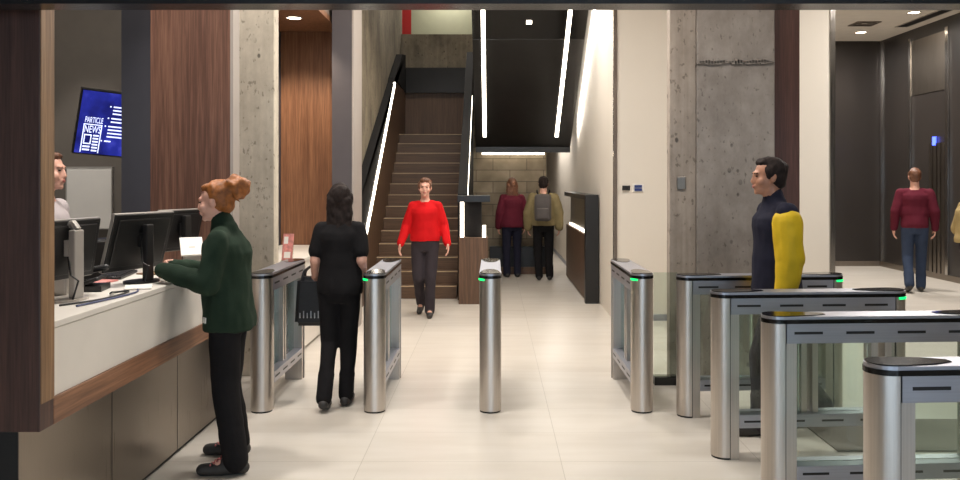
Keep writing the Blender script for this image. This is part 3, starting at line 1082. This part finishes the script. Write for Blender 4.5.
# ------------------------------------------------------------------ people
DEF = dict(ankle_l=(-.09, -.02, .085), ankle_r=(.09, -.02, .085), toe_l=(-.1, .16, .03), toe_r=(.1, .16, .03),
           knee_l=(-.092, .02, .47), knee_r=(.092, .02, .47), hip_l=(-.088, 0, .89), hip_r=(.088, 0, .89),
           pelvis=(0, 0, .95), waist=(0, 0, 1.08), chest=(0, 0, 1.28), neck=(0, -.01, 1.43), head=(0, .02, 1.585),
           shoulder_l=(-.158, -.005, 1.365), shoulder_r=(.158, -.005, 1.365), elbow_l=(-.215, -.03, 1.11), elbow_r=(.215, -.03, 1.11),
           wrist_l=(-.225, .05, .87), wrist_r=(.225, .05, .87))


def hand(mb, w, d, nrm, thumb, curl=.5, k=1.0):
    """Palm, four unequal fingers and a thumb. d: wrist to knuckles, nrm: palm side, thumb: thumb side."""
    d, nrm = Vector(d).normalized(), Vector(nrm)
    nrm = (nrm - d * nrm.dot(d)).normalized()
    s = d.cross(nrm)
    if s.dot(Vector(thumb)) < 0:
        s = -s
    w = Vector(w)
    for i in range(4):
        o = .027 - i * .018
        base = w + d * (.082 - .004 * abs(i - 1)) * k + s * o * k
        mb.cap(w + d * .012 * k + s * o * .7 * k, base, .015 * k, .0115 * k, 8)
        L = (.038, .043, .04, .031)[i] * k
        a = 0
        p = base
        for j in range(3):
            a += curl * (.75, .8, .6)[j]
            v = d * math.cos(a) + nrm * math.sin(a)
            p2 = p + v * L * (1, .72, .55)[j]
            mb.cap(p, p2, (.0098 - j * .0008) * k, (.009 - j * .0009) * k, 8)
            p = p2
    t0 = w + d * .022 * k + s * .022 * k
    t1 = t0 + (d * .6 + s * .75 + nrm * .25).normalized() * .04 * k
    t2 = t1 + (d * .85 + s * .25 + nrm * (.2 + curl * .5)).normalized() * .032 * k
    t3 = t2 + (d * .9 + s * .0 + nrm * (.2 + curl * .7)).normalized() * .024 * k
    mb.cap(t0, t1, .0135 * k, .0115 * k, 8).cap(t1, t2, .0112 * k, .01 * k, 8).cap(t2, t3, .01 * k, .0085 * k, 8)


def person(label, loc, rz, H=1.7, pose=None, male=False, skin='skin', hair=None, hair_mat='darkhair', top='blackcloth', hem=.83, sleeve='long', loose=.016,
           pants='blackcloth', pant_loose=.018, hands=None, head_rot=(0, 0, 0), sleeve_mat=None, shoe_mat='shoe', vox=.0075, hem_tag=False, collar=False, hood=False, seed=1, cuff=.03, fold=False):
    k = H / 1.7
    J = {n: Vector(v) for n, v in {**DEF, **(pose or {})}.items()}
    if male:
        for n in ('shoulder_l', 'shoulder_r', 'elbow_l', 'elbow_r', 'wrist_l', 'wrist_r'):
            if n not in (pose or {}):
                J[n].x *= 1.14
    root = thing('person', label, 'person', loc, rz)
    mw = 1.12 if male else 1.0
    hw = .95 if male else 1.0
    S = Matrix.Scale(k, 4)

    def torso(mb, f, z0=.78, z1=1.46):
        pv, wa, ch, ne = J['pelvis'], J['waist'], J['chest'], J['neck']
        secs = [(pv.x, pv.y, pv.z - .15, .125 * hw, .095), (pv.x, pv.y - .008, pv.z - .06, .162 * hw, .115), (pv.x, pv.y, pv.z + .03, .155 * hw, .105),
                (wa.x, wa.y, wa.z, (.13 if not male else .148), .092 if not male else .105), ((wa.x + ch.x) / 2, (wa.y + ch.y) / 2, (wa.z + ch.z) / 2, .138 * mw, .103),
                (ch.x, ch.y, ch.z, .15 * mw, .112), (ch.x * .6 + ne.x * .4, ch.y * .6 + ne.y * .4, ch.z + .05, .148 * mw, .1), (ch.x * .4 + ne.x * .6, ch.y * .4 + ne.y * .6, ch.z + .095, .115 * mw, .08), (ne.x, ne.y, ne.z - .02, .072, .065), (ne.x, ne.y, ne.z + .02, .056, .056)]
        if z1 > ch.z:
            secs[3] = (wa.x, wa.y, wa.z, .146 * mw, .108)
        secs = [s for s in secs if z0 <= s[2] <= z1]
        mb.loft([(x, y, z, rx + f * (1 if z < ch.z + .07 else .5), ry + f * (1 if z < ch.z + .07 else .5)) for x, y, z, rx, ry in secs])
        if z1 > ch.z:
            for s in 'lr':
                mb.cap(ne + Vector((0, 0, -.045)), J['shoulder_' + s].lerp(ne, .12) + Vector((0, 0, -.004)), .05 + f * .4, .044 + f * .4)

    def arms(mb, f, sides='lr', part='both', fin=0):
        for s in sides:
            a, e, w = J['shoulder_' + s], J['elbow_' + s], J['wrist_' + s]
            m = 1.18 if male else 1.0
            mb.cap(a, e, .048 * m + f * .45, .041 * m + f)
            if part == 'both':
                w2 = w + (e - w) * fin
                mb.cap(e, w2, .04 * m + f, .027 * m + f)

    def legs(mb, f, lo=0):
        for s in 'lr':
            h, kn, an = J['hip_' + s], J['knee_' + s], J['ankle_' + s]
            mb.cap(h, kn, .085 + f * .35, .055 + f)
            e = an + (kn - an) * lo
            mb.cap(kn, e, .054 + f, .037 + f)
            c = kn.lerp(an, .3) + Vector((0, -.015, 0))
            mb.cap(kn.lerp(an, .12), c.lerp(an, .25), .05 + f * .8, .046 + f * .8)

    HR = Euler([R(a) for a in head_rot]).to_matrix()
    HC = J['head']

    def hp(x, y, z):
        return HC + HR @ Vector((x, y, z))
    # ---- body: one continuous surface
    mb = MB()
    torso(mb, 0)
    arms(mb, 0)
    legs(mb, 0)
    mb.cap(J['neck'] - Vector((0, 0, .02)), hp(0, -.015, -.06), .054 * (1.1 if male else 1), .05 * (1.12 if male else 1))
    mb.ell(hp(0, -.015, .032), (.074, .094, .085), HR)
    mb.ell(hp(0, .018, -.02), (.062, .07, .082), HR)
    mb.ell(hp(0, .034, -.074), (.046, .05, .036), HR)
    mb.ell(hp(0, .072, -.093), (.02, .017, .016), HR, 2)
    mb.ell(hp(0, .08, .026), (.048, .014, .013), HR, 2)
    mb.cap(hp(0, .084, .015), hp(0, .098, -.026), .0085, .0125, 8)
    mb.ell(hp(0, .091, -.033), (.017, .013, .01), HR, 2)
    mb.ell(hp(0, .083, -.056), (.026, .014, .018), HR, 2)
    for s in (-1, 1):
        mb.ell(hp(s * .036, .058, -.028), (.028, .026, .03), HR, 2)
        mb.ell(hp(s * .073, -.008, -.005), (.012, .021, .032), HR, 2)
    for s in 'lr':
        if hands and s in hands:
            hh = hands[s]
        else:
            e, w = J['elbow_' + s], J['wrist_' + s]
            sx = -1 if s == 'l' else 1
            hh = dict(d=(w - e) + Vector((0, .02, -.05)), n=(-sx, .2, 0), t=(0, 1, 0), c=.42)
        hand(mb, J['wrist_' + s], hh['d'], hh['n'], hh['t'], hh['c'])
        an, to = J['ankle_' + s], J['toe_' + s]
        mb.cap(an + Vector((0, -.02, -.04)), an.lerp(to, .5), .034, .03).cap(an.lerp(to, .4) + Vector((0, 0, -.01)), to.lerp(an, .15), .03, .022)
    mb.xf(S)
    body = link('body', remeshed(mb, vox, 3), M[skin], root)
    # ---- face
    for s in (-1, 1):
        MB().ell(hp(s * .03, .0815, .006), (.011, .0075, .005), HR, 2).xf(S).build('eye', M['eye'], root, True)
        MB().cap(hp(s * .014, .0915, .024), hp(s * .046, .079, .025), .0035, .003, 6).xf(S).build('eyebrow', M[hair_mat], root, True)
    MB().ell(hp(0, .0935, -.054), (.021, .0065, .0035), HR, 2).ell(hp(0, .092, -.062), (.018, .0065, .004), HR, 2).xf(S).build('mouth', M['lips'], root, True)
    # ---- trousers
    mb = MB()
    torso(mb, pant_loose * .7, 0, min(1.0, hem + .16))
    legs(mb, pant_loose, .02)
    for s in 'lr':
        an, kn = J['ankle_' + s], J['knee_' + s]
        mb.cap(kn.lerp(an, .6), an + (kn - an) * -.02, .05 + pant_loose, .047 + pant_loose)
    mb.xf(S)
    link('trousers', remeshed(mb, .011, 3, .005, 9, .012, seed), M[pants], root)
    # ---- shoes
    for s in 'lr':
        an, to = J['ankle_' + s], J['toe_' + s]
        he = an + (an - to).normalized() * .045
        he.z = an.z - .045
        mb = MB()
        mb.cap(he, he.lerp(to, .5) + Vector((0, 0, .004)), .038, .043)
        mb.cap(he.lerp(to, .5), to, .042, .036)
        mb.cap(an + Vector((0, -.005, -.01)), he.lerp(to, .42) + Vector((0, 0, .03)), .042, .036)
        mb.xf(S)
        sh = link('shoe', remeshed(mb, .008, 3, zmin=min(0.0, (min(he.z, to.z) - .03) * 0)), M[shoe_mat], root)
        # flatten the sole where it meets the floor
        if shoe_mat == 'shoe' and hem_tag:
            m2 = MB()
            for q in range(4):
                c = an.lerp(to, .42 + q * .1) + Vector((0, 0, .035 - q * .006))
                m2.cap(c + Vector((-.026, 0, 0)), c + Vector((.026, .006, 0)), .006, .006, 6)
            m2.xf(S).build('laces', M['lace'], sh, True)
    # ---- top
    mb = MB()
    torso(mb, loose, hem + .02, 1.45 if collar else 1.44)
    pv = J['pelvis']
    mb.loft([(pv.x, pv.y - .004, hem, .162 * hw + loose, .118 + loose), (pv.x, pv.y - .004, hem + .05, .166 * hw + loose, .122 + loose), (J['waist'].x, J['waist'].y, J['waist'].z - .02, .15 + loose, .108 + loose)])
    if collar:
        n0, n1 = J['neck'], hp(0, -.03, -.085)
        mb.cap(n0 - Vector((0, 0, .01)), n0.lerp(n1, .55), .066, .064)
    if sleeve == 'long':
        if sleeve_mat:
            for s in 'lr':
                mb.cap(J['shoulder_' + s], J['shoulder_' + s].lerp(J['elbow_' + s], .2), .056 + loose * .45, .05 + loose * .4)
        else:
            arms(mb, loose * .95, fin=cuff)
    elif sleeve == 'short':
        for s in 'lr':
            a, e = J['shoulder_' + s], J['elbow_' + s]
            mb.cap(a, a.lerp(e, .72), .05 + loose * .5, .048 + loose)
    mb.xf(S)
    top_o = link('jumper' if not sleeve_mat else 'jacket', remeshed(mb, .0105, 3, .013 if fold else .008, 9 if fold else 8, None, seed + 3), M[top], root)
    if sleeve_mat:
        for s in 'lr':
            mb = MB()
            a, e, w = J['shoulder_' + s], J['elbow_' + s], J['wrist_' + s]
            mb.cap(a.lerp(e, .2), e, .062 + loose, .058 + loose)
            mb.cap(e, w.lerp(e, .06), .054 + loose, .032 + loose)
            mb.cap(e, e.lerp(w, .8), .054 + loose, .038 + loose)
            mb.xf(S)
            link('sleeve', remeshed(mb, .01, 3, .01, 9, None, seed + 5), M[sleeve_mat], root)
    if hem_tag:
        c = Vector((-.17, .1, hem + .075)) * k
        v = min(top_o.data.vertices, key=lambda q: (q.co - c).length)
        Tq = Matrix.Translation(v.co + v.normal * .003) @ v.normal.to_track_quat('Z', 'Y').to_matrix().to_4x4()
        MB().box(-.02, .02, -.016, .016, -.003, .003, mat=Tq).build('hem_label', M['paper'], top_o)
    # ---- hair
    mb = MB()
    if hair in ('short', 'bun', 'long', 'bob'):
        mb.ell(hp(0, -.026 - (.012 if hair == 'bun' else 0), .044 + (.006 if hair == 'bun' else 0)), (.083, .095, .085), HR)
        mb.ell(hp(0, -.05, .0), (.077, .066, .08), HR)
        mb.ell(hp(0, .028, .09), (.058, .046, .03), HR)
    if hair == 'short':
        for s in (-1, 1):
            mb.ell(hp(s * .068, .005, .03), (.016, .035, .045), HR)
    if hair == 'bun':
        for i in range(26):
            a, b = random.uniform(0, 2 * PI), random.uniform(-1, 1)
            q = hp(.05 * math.cos(a) * math.sqrt(1 - b * b), -.14 + .05 * b, .075 + .05 * math.sin(a) * math.sqrt(1 - b * b))
            mb.ell(q, (.034, .03, .03), HR, 2)
        mb.cap(hp(0, -.1, .07), hp(0, -.145, .08), .062, .06)
        for i in range(10):
            q = hp(random.uniform(-.05, .05), -.15 + random.uniform(-.02, .02), .06 + random.uniform(-.06, .06))
            mb.cap(q, q + HR @ Vector((random.uniform(-.02, .02), -.03, random.uniform(-.03, .03))), .012, .005, 6)
    if hair in ('long', 'bob'):
        L = .3 if hair == 'long' else .12
        for s in (-1, 1):
            mb.cap(hp(s * .07, -.03, .03), hp(s * .072, -.03, -.04 - L * .4), .03, .026)
        for i in range(9):
            a = -1 + 2 * i / 8
            mb.cap(hp(a * .066, -.075 + .02 * abs(a), .0), hp(a * .085, -.085 + .02 * abs(a), -.05 - L * (1 - .15 * abs(a))), .034, .022)
    if hair:
        mb.xf(S)
        link('hair', remeshed(mb, .008, 2, .011, 22, None, seed + 8), M[hair_mat], root)
    return root, k, J


# 1 woman in green leaning on the counter, facing it
gp = dict(ankle_l=(-.15, -.09, .085), ankle_r=(.2, .0, .085), toe_l=(-.165, .095, .03), toe_r=(.21, .185, .03), knee_l=(-.11, -.02, .47), knee_r=(.13, .04, .47),
          hip_l=(-.09, -.01, .89), hip_r=(.09, .0, .89), pelvis=(0, -.01, .95), waist=(0, .0, 1.08), chest=(0, .0, 1.27), neck=(0, .02, 1.415), head=(0, .075, 1.565),
          shoulder_l=(-.17, .01, 1.35), shoulder_r=(.17, .02, 1.35), elbow_l=(-.225, .04, 1.105), elbow_r=(.2, .06, 1.11),
          wrist_l=(-.13, .285, 1.16), wrist_r=(.06, .295, 1.16))
person('woman with a ginger hair bun and dark green jumper leaning on the reception counter', (-1.575, 5.05, 0), R(90), 1.70, gp, hair='bun', hair_mat='ginger', top='forest', hem=.815, loose=.03,
       pants='blackcloth', pant_loose=.027, hands={'l': dict(d=(.3, .95, 0), n=(1, 0, -.1), t=(0, 0, 1), c=.9), 'r': dict(d=(-.3, .95, 0), n=(-1, 0, -.1), t=(0, 0, 1), c=.9)}, cuff=-.2,
       head_rot=(-6, 0, 0), hem_tag=True, collar=True, fold=True, vox=.0065, seed=2)

# 2 woman in black walking away through the lane
bp = dict(shoulder_l=(-.145, -.005, 1.365), shoulder_r=(.145, -.005, 1.365), ankle_l=(-.085, -.2, .11), ankle_r=(.045, .0, .085), toe_l=(-.09, -.04, .03), toe_r=(.05, .18, .03), knee_l=(-.08, .0, .49), knee_r=(.06, .03, .47),
          hip_l=(-.085, 0, .89), hip_r=(.075, 0, .89), elbow_l=(-.185, -.04, 1.12), elbow_r=(.175, -.05, 1.12), wrist_l=(-.22, .12, .99), wrist_r=(.16, .15, .98))
person('woman with long dark hair and black clothes walking away between the left gates', (-1.155, 6.42, 0), R(0), 1.66, bp, hair='long', hair_mat='darkhair', top='blackcloth', hem=.86, sleeve='short', loose=.014,
       pants='blackcloth', pant_loose=.013, hands={'l': dict(d=(-.1, .9, -.2), n=(.6, 0, -.8), t=(1, 0, 0), c=.9)}, vox=.007, seed=4)
# her bag, hanging from the left forearm
bg = thing('handbag', 'black leather handbag hanging from the arm of the woman in black', 'handbag', (-1.40, 6.68, .56))
mb = MB()
prof = [(-.15, 0), (.15, 0), (.125, .38), (-.125, .38)]
T = Matrix(((1, 0, 0, 0), (0, 0, -1, 0), (0, 1, 0, 0), (0, 0, 0, 1)))
mb.prism(prof, -.075, .075, T)
bmesh.ops.bevel(mb.bm, geom=mb.bm.edges[:], offset=.03, segments=3, affect='EDGES')
smooth_angle(mb.build('bag_body', M['leather'], bg), 60)
for s in (-1, 1):
    MB().tube(spline([(-.09, s * .05, .35), (-.07, s * .035, .43), (.02, s * .012, .475), (.08, s * .035, .43), (.09, s * .05, .35)], 6), .01).build('handle', M['leather'], bg)
for i in range(8):
    x = -.1 + i * .0285
    MB().box(x - .004, x + .004, -.0785, -.073, .07, .12 if i % 2 else .105).ell((x, -.076, .07), (.006, .004, .008), sub=1).build('stud', M['stud'], bg)

# 3 woman in red at the foot of the stairs
rp = dict(ankle_l=(-.06, .05, .085), ankle_r=(.07, -.24, .14), toe_l=(-.07, .22, .03), toe_r=(.08, -.08, .04), knee_l=(-.07, .06, .48), knee_r=(.08, .06, .48),
          elbow_l=(-.23, -.03, 1.12), elbow_r=(.23, -.02, 1.12), wrist_l=(-.28, .08, .9), wrist_r=(.29, .1, .9))
person('person in a red jumper and dark jeans walking forward from the stairs', (-.85, 10.65, 0), R(180), 1.72, rp, hair='short', hair_mat='brownhair', top='redcloth', hem=.93, loose=.024, pants='charcoal', seed=6)

# 4 and 5 the pair by the block wall
person('person with long brown hair in a maroon jacket standing by the block wall', (.335, 14.95, 0), R(8), 1.74, dict(), hair='long', hair_mat='brownhair', top='maroon', hem=.86, loose=.035, pants='navy', seed=8)
kp = dict(ankle_l=(-.07, -.02, .085), ankle_r=(.1, .04, .085), toe_r=(.11, .2, .03), toe_l=(-.08, .16, .03))
person('person in a khaki jacket wearing a grey backpack, walking away', (.86, 14.5, 0), R(-5), 1.76, kp, male=True, hair='short', hair_mat='darkhair', top='khaki', hem=.9, loose=.045, pants='blackcloth', hood=True, seed=10)
bk = thing('backpack', 'grey backpack on the back of the person in khaki', 'backpack', (.835, 14.22, 1.02), R(-5))
mb = MB().box(-.14, .14, -.1, .06, 0, .45, .05)
smooth_angle(mb.build('bag_body', M['packgrey'], bk), 60)
smooth_angle(MB().box(-.1, .1, -.14, -.095, .04, .22, .018).build('front_pocket', M['packgrey'], bk), 60)
for s in (-1, 1):
    MB().tube(spline([(s * .08, .04, .43), (s * .1, .1, .495), (s * .105, .22, .51), (s * .11, .38, .46)], 5), .014).build('strap', M['blackcloth'], bk)

# 6 man in the yellow jacket between the right-hand gates, walking left
yp = dict(ankle_l=(-.08, .12, .085), ankle_r=(.09, -.32, .15), toe_l=(-.085, .3, .03), toe_r=(.09, -.16, .04), knee_l=(-.085, .12, .49), knee_r=(.09, -.04, .49), neck=(0, .01, 1.43), head=(0, .05, 1.585),
          elbow_l=(-.215, -.015, 1.1), elbow_r=(.2, -.06, 1.12), wrist_l=(-.215, .02, .87), wrist_r=(.19, -.02, .88))
person('man in a navy top with bright yellow sleeves walking between the right-hand gates', (1.91, 5.735, 0), R(90), 1.84, yp, male=True, skin='skin_tan', hair='short', hair_mat='darkhair', top='navy', hem=.85, loose=.03, pants='charcoal', sleeve_mat='yellow', collar=True, seed=12)

# 7 man in maroon by the lifts
mp = dict(ankle_l=(-.09, -.22, .13), ankle_r=(.08, .04, .085), toe_l=(-.1, -.06, .03), toe_r=(.085, .22, .03), knee_l=(-.09, .0, .48), knee_r=(.085, .06, .48))
person('man in a maroon jumper and blue jeans walking past the lift door', (6.45, 13.0, 0), R(-20), 1.88, mp, male=True, hair='short', hair_mat='brownhair', top='maroon', hem=.88, loose=.02, pants='denim', seed=14)

# 8 receptionist behind the counter, mostly hidden by the frame
person('receptionist in a pale grey shirt half hidden behind the near wood frame', (-2.95, 5.6, 0), R(-90), 1.88, dict(), skin='skin', hair='short', hair_mat='brownhair', top='pale', sleeve='short', pants='blackcloth', seed=16)

# 9 person at the right edge
person('person in a beige coat at the far right, nearer than the man in maroon', (5.64, 10.0, 0), R(-90), 1.72, dict(wrist_l=(-.2, .1, .95), wrist_r=(.2, .12, .95)), hair='short', hair_mat='brownhair', top='beige', hem=.95, loose=.06, pants='charcoal', seed=18)


# ------------------------------------------------------------------ lights
def area(name, loc, size, power, rot=(0, 0, 0), col=(1, .88, .74), sy=None, spread=180):
    l = bpy.data.lights.new(name, 'AREA')
    l.energy = power
    l.color = col
    l.shape = 'RECTANGLE' if sy else 'DISK'
    l.size = size
    if sy:
        l.size_y = sy
    l.spread = R(spread)
    o = bpy.data.objects.new(name, l)
    COL.objects.link(o)
    o.location = loc
    o.rotation_euler = rot
    return o


def spot(name, loc, power, tgt, angle=80, blend=.6, col=(1, .84, .66), r=.06):
    l = bpy.data.lights.new(name, 'SPOT')
    l.energy = power
    l.color = col
    l.spot_size = R(angle)
    l.spot_blend = blend
    l.shadow_soft_size = r
    o = bpy.data.objects.new(name, l)
    COL.objects.link(o)
    o.location = loc
    o.rotation_euler = (Vector(tgt) - Vector(loc)).to_track_quat('-Z', 'Y').to_euler()
    return o


WARM = (1, .955, .90)
for x, y, p in ((-.9, 5.6, 46), (.5, 5.6, 46), (-.6, 8.0, 58), (.5, 8.0, 58), (-.3, 10.3, 54), (2.6, 4.8, 36), (.5, 2.8, 18), (-.9, 3.0, 22)):
    area('assumed_ceiling_lamp', (x, y, CZ - .03), .5, p, col=WARM)  # overhead lamps assumed above the frame, no fixtures built
area('assumed_daylight', (1, -4.3, 1.6), 8, 330, (PI / 2, 0, 0), (.66, .76, 1), 2.8)  # assumed bluish light from beyond the unseen window behind the camera
spot('column_fill', (-1.95, 6.5, CZ - .05), 90, (-2.1, 7.4, 1.6), 60, col=WARM)  # added spot without a fixture, brightens the concrete column
spot('niche_lamp', (P(294, 19, 9.3).x, 9.3, 3.46), 120, (-2.2, 9.75, .9), 110)
area('assumed_office_lamp', (-3.6, 6.9, CZ - .05), .4, 36, col=WARM)  # assumed office lamp, unseen, no fixture built
spot('board_fill', (-3.9, 7.2, CZ - .05), 150, (-4.05, 8.6, 1.4), 32, col=WARM)  # extra spot put in to lift the white board, no fitting there
area('assumed_counter_lamp', (-2.2, 5.0, CZ - .05), .3, 34, spread=110, col=WARM)  # assumed lamp over the counter, out of view
e = area('assumed_edge_lamp', (1.386, 13.4, zs(13.4) + .02), .08, 75, (0, 0, 0), sy=3.2, col=WARM)  # assumed light slot along the soffit edge, added to brighten the white wall
ly = Vector((0, -.845, .535))          # along the slope
lz = Vector((-1, 0, 0))                # lamp shines along its own -Z, towards the wall
lx = ly.cross(lz)
e.matrix_world = Matrix.Translation(e.location) @ Matrix((lx, ly, lz)).transposed().to_4x4()
area('assumed_corridor_lamp', (.6, 11.3, CZ - .03), .3, 50, (0, R(-35), 0), col=WARM)  # assumed unseen lamp, aimed to brighten the white corridor wall
area('assumed_wash_lamp', (1.15, 17.5, 2.7), .3, 60, (0, R(25), 0), sy=3, col=WARM)  # assumed unseen lamp under the far corridor ceiling
area('assumed_stair_lamp', (-1.1, 14.5, 6.1), .6, 40, col=WARM)  # assumed lamp high in the stairwell, out of view
area('landing_lamp', (-.9, 17.8, 6.0), .4, 20, col=WARM)
area('lobby_lamp', (6.0, 12.5, CZ - .03), .5, 150, col=WARM)
area('lobby_lamp', (6.0, 15.4, CZ - .03), .5, 140, col=WARM)
area('lobby_lamp', (5.0, 8.5, CZ - .03), .5, 110, col=WARM)

w = bpy.data.worlds.new('world')
w.use_nodes = True
w.node_tree.nodes['Background'].inputs[0].default_value = (1, .93, .84, 1)
w.node_tree.nodes['Background'].inputs[1].default_value = .05
SC.world = w
vs = SC.view_settings
vs.view_transform = 'Standard'
vs.look = 'None'
vs.exposure = 0.0
vs.gamma = 1
vs.use_curve_mapping = False
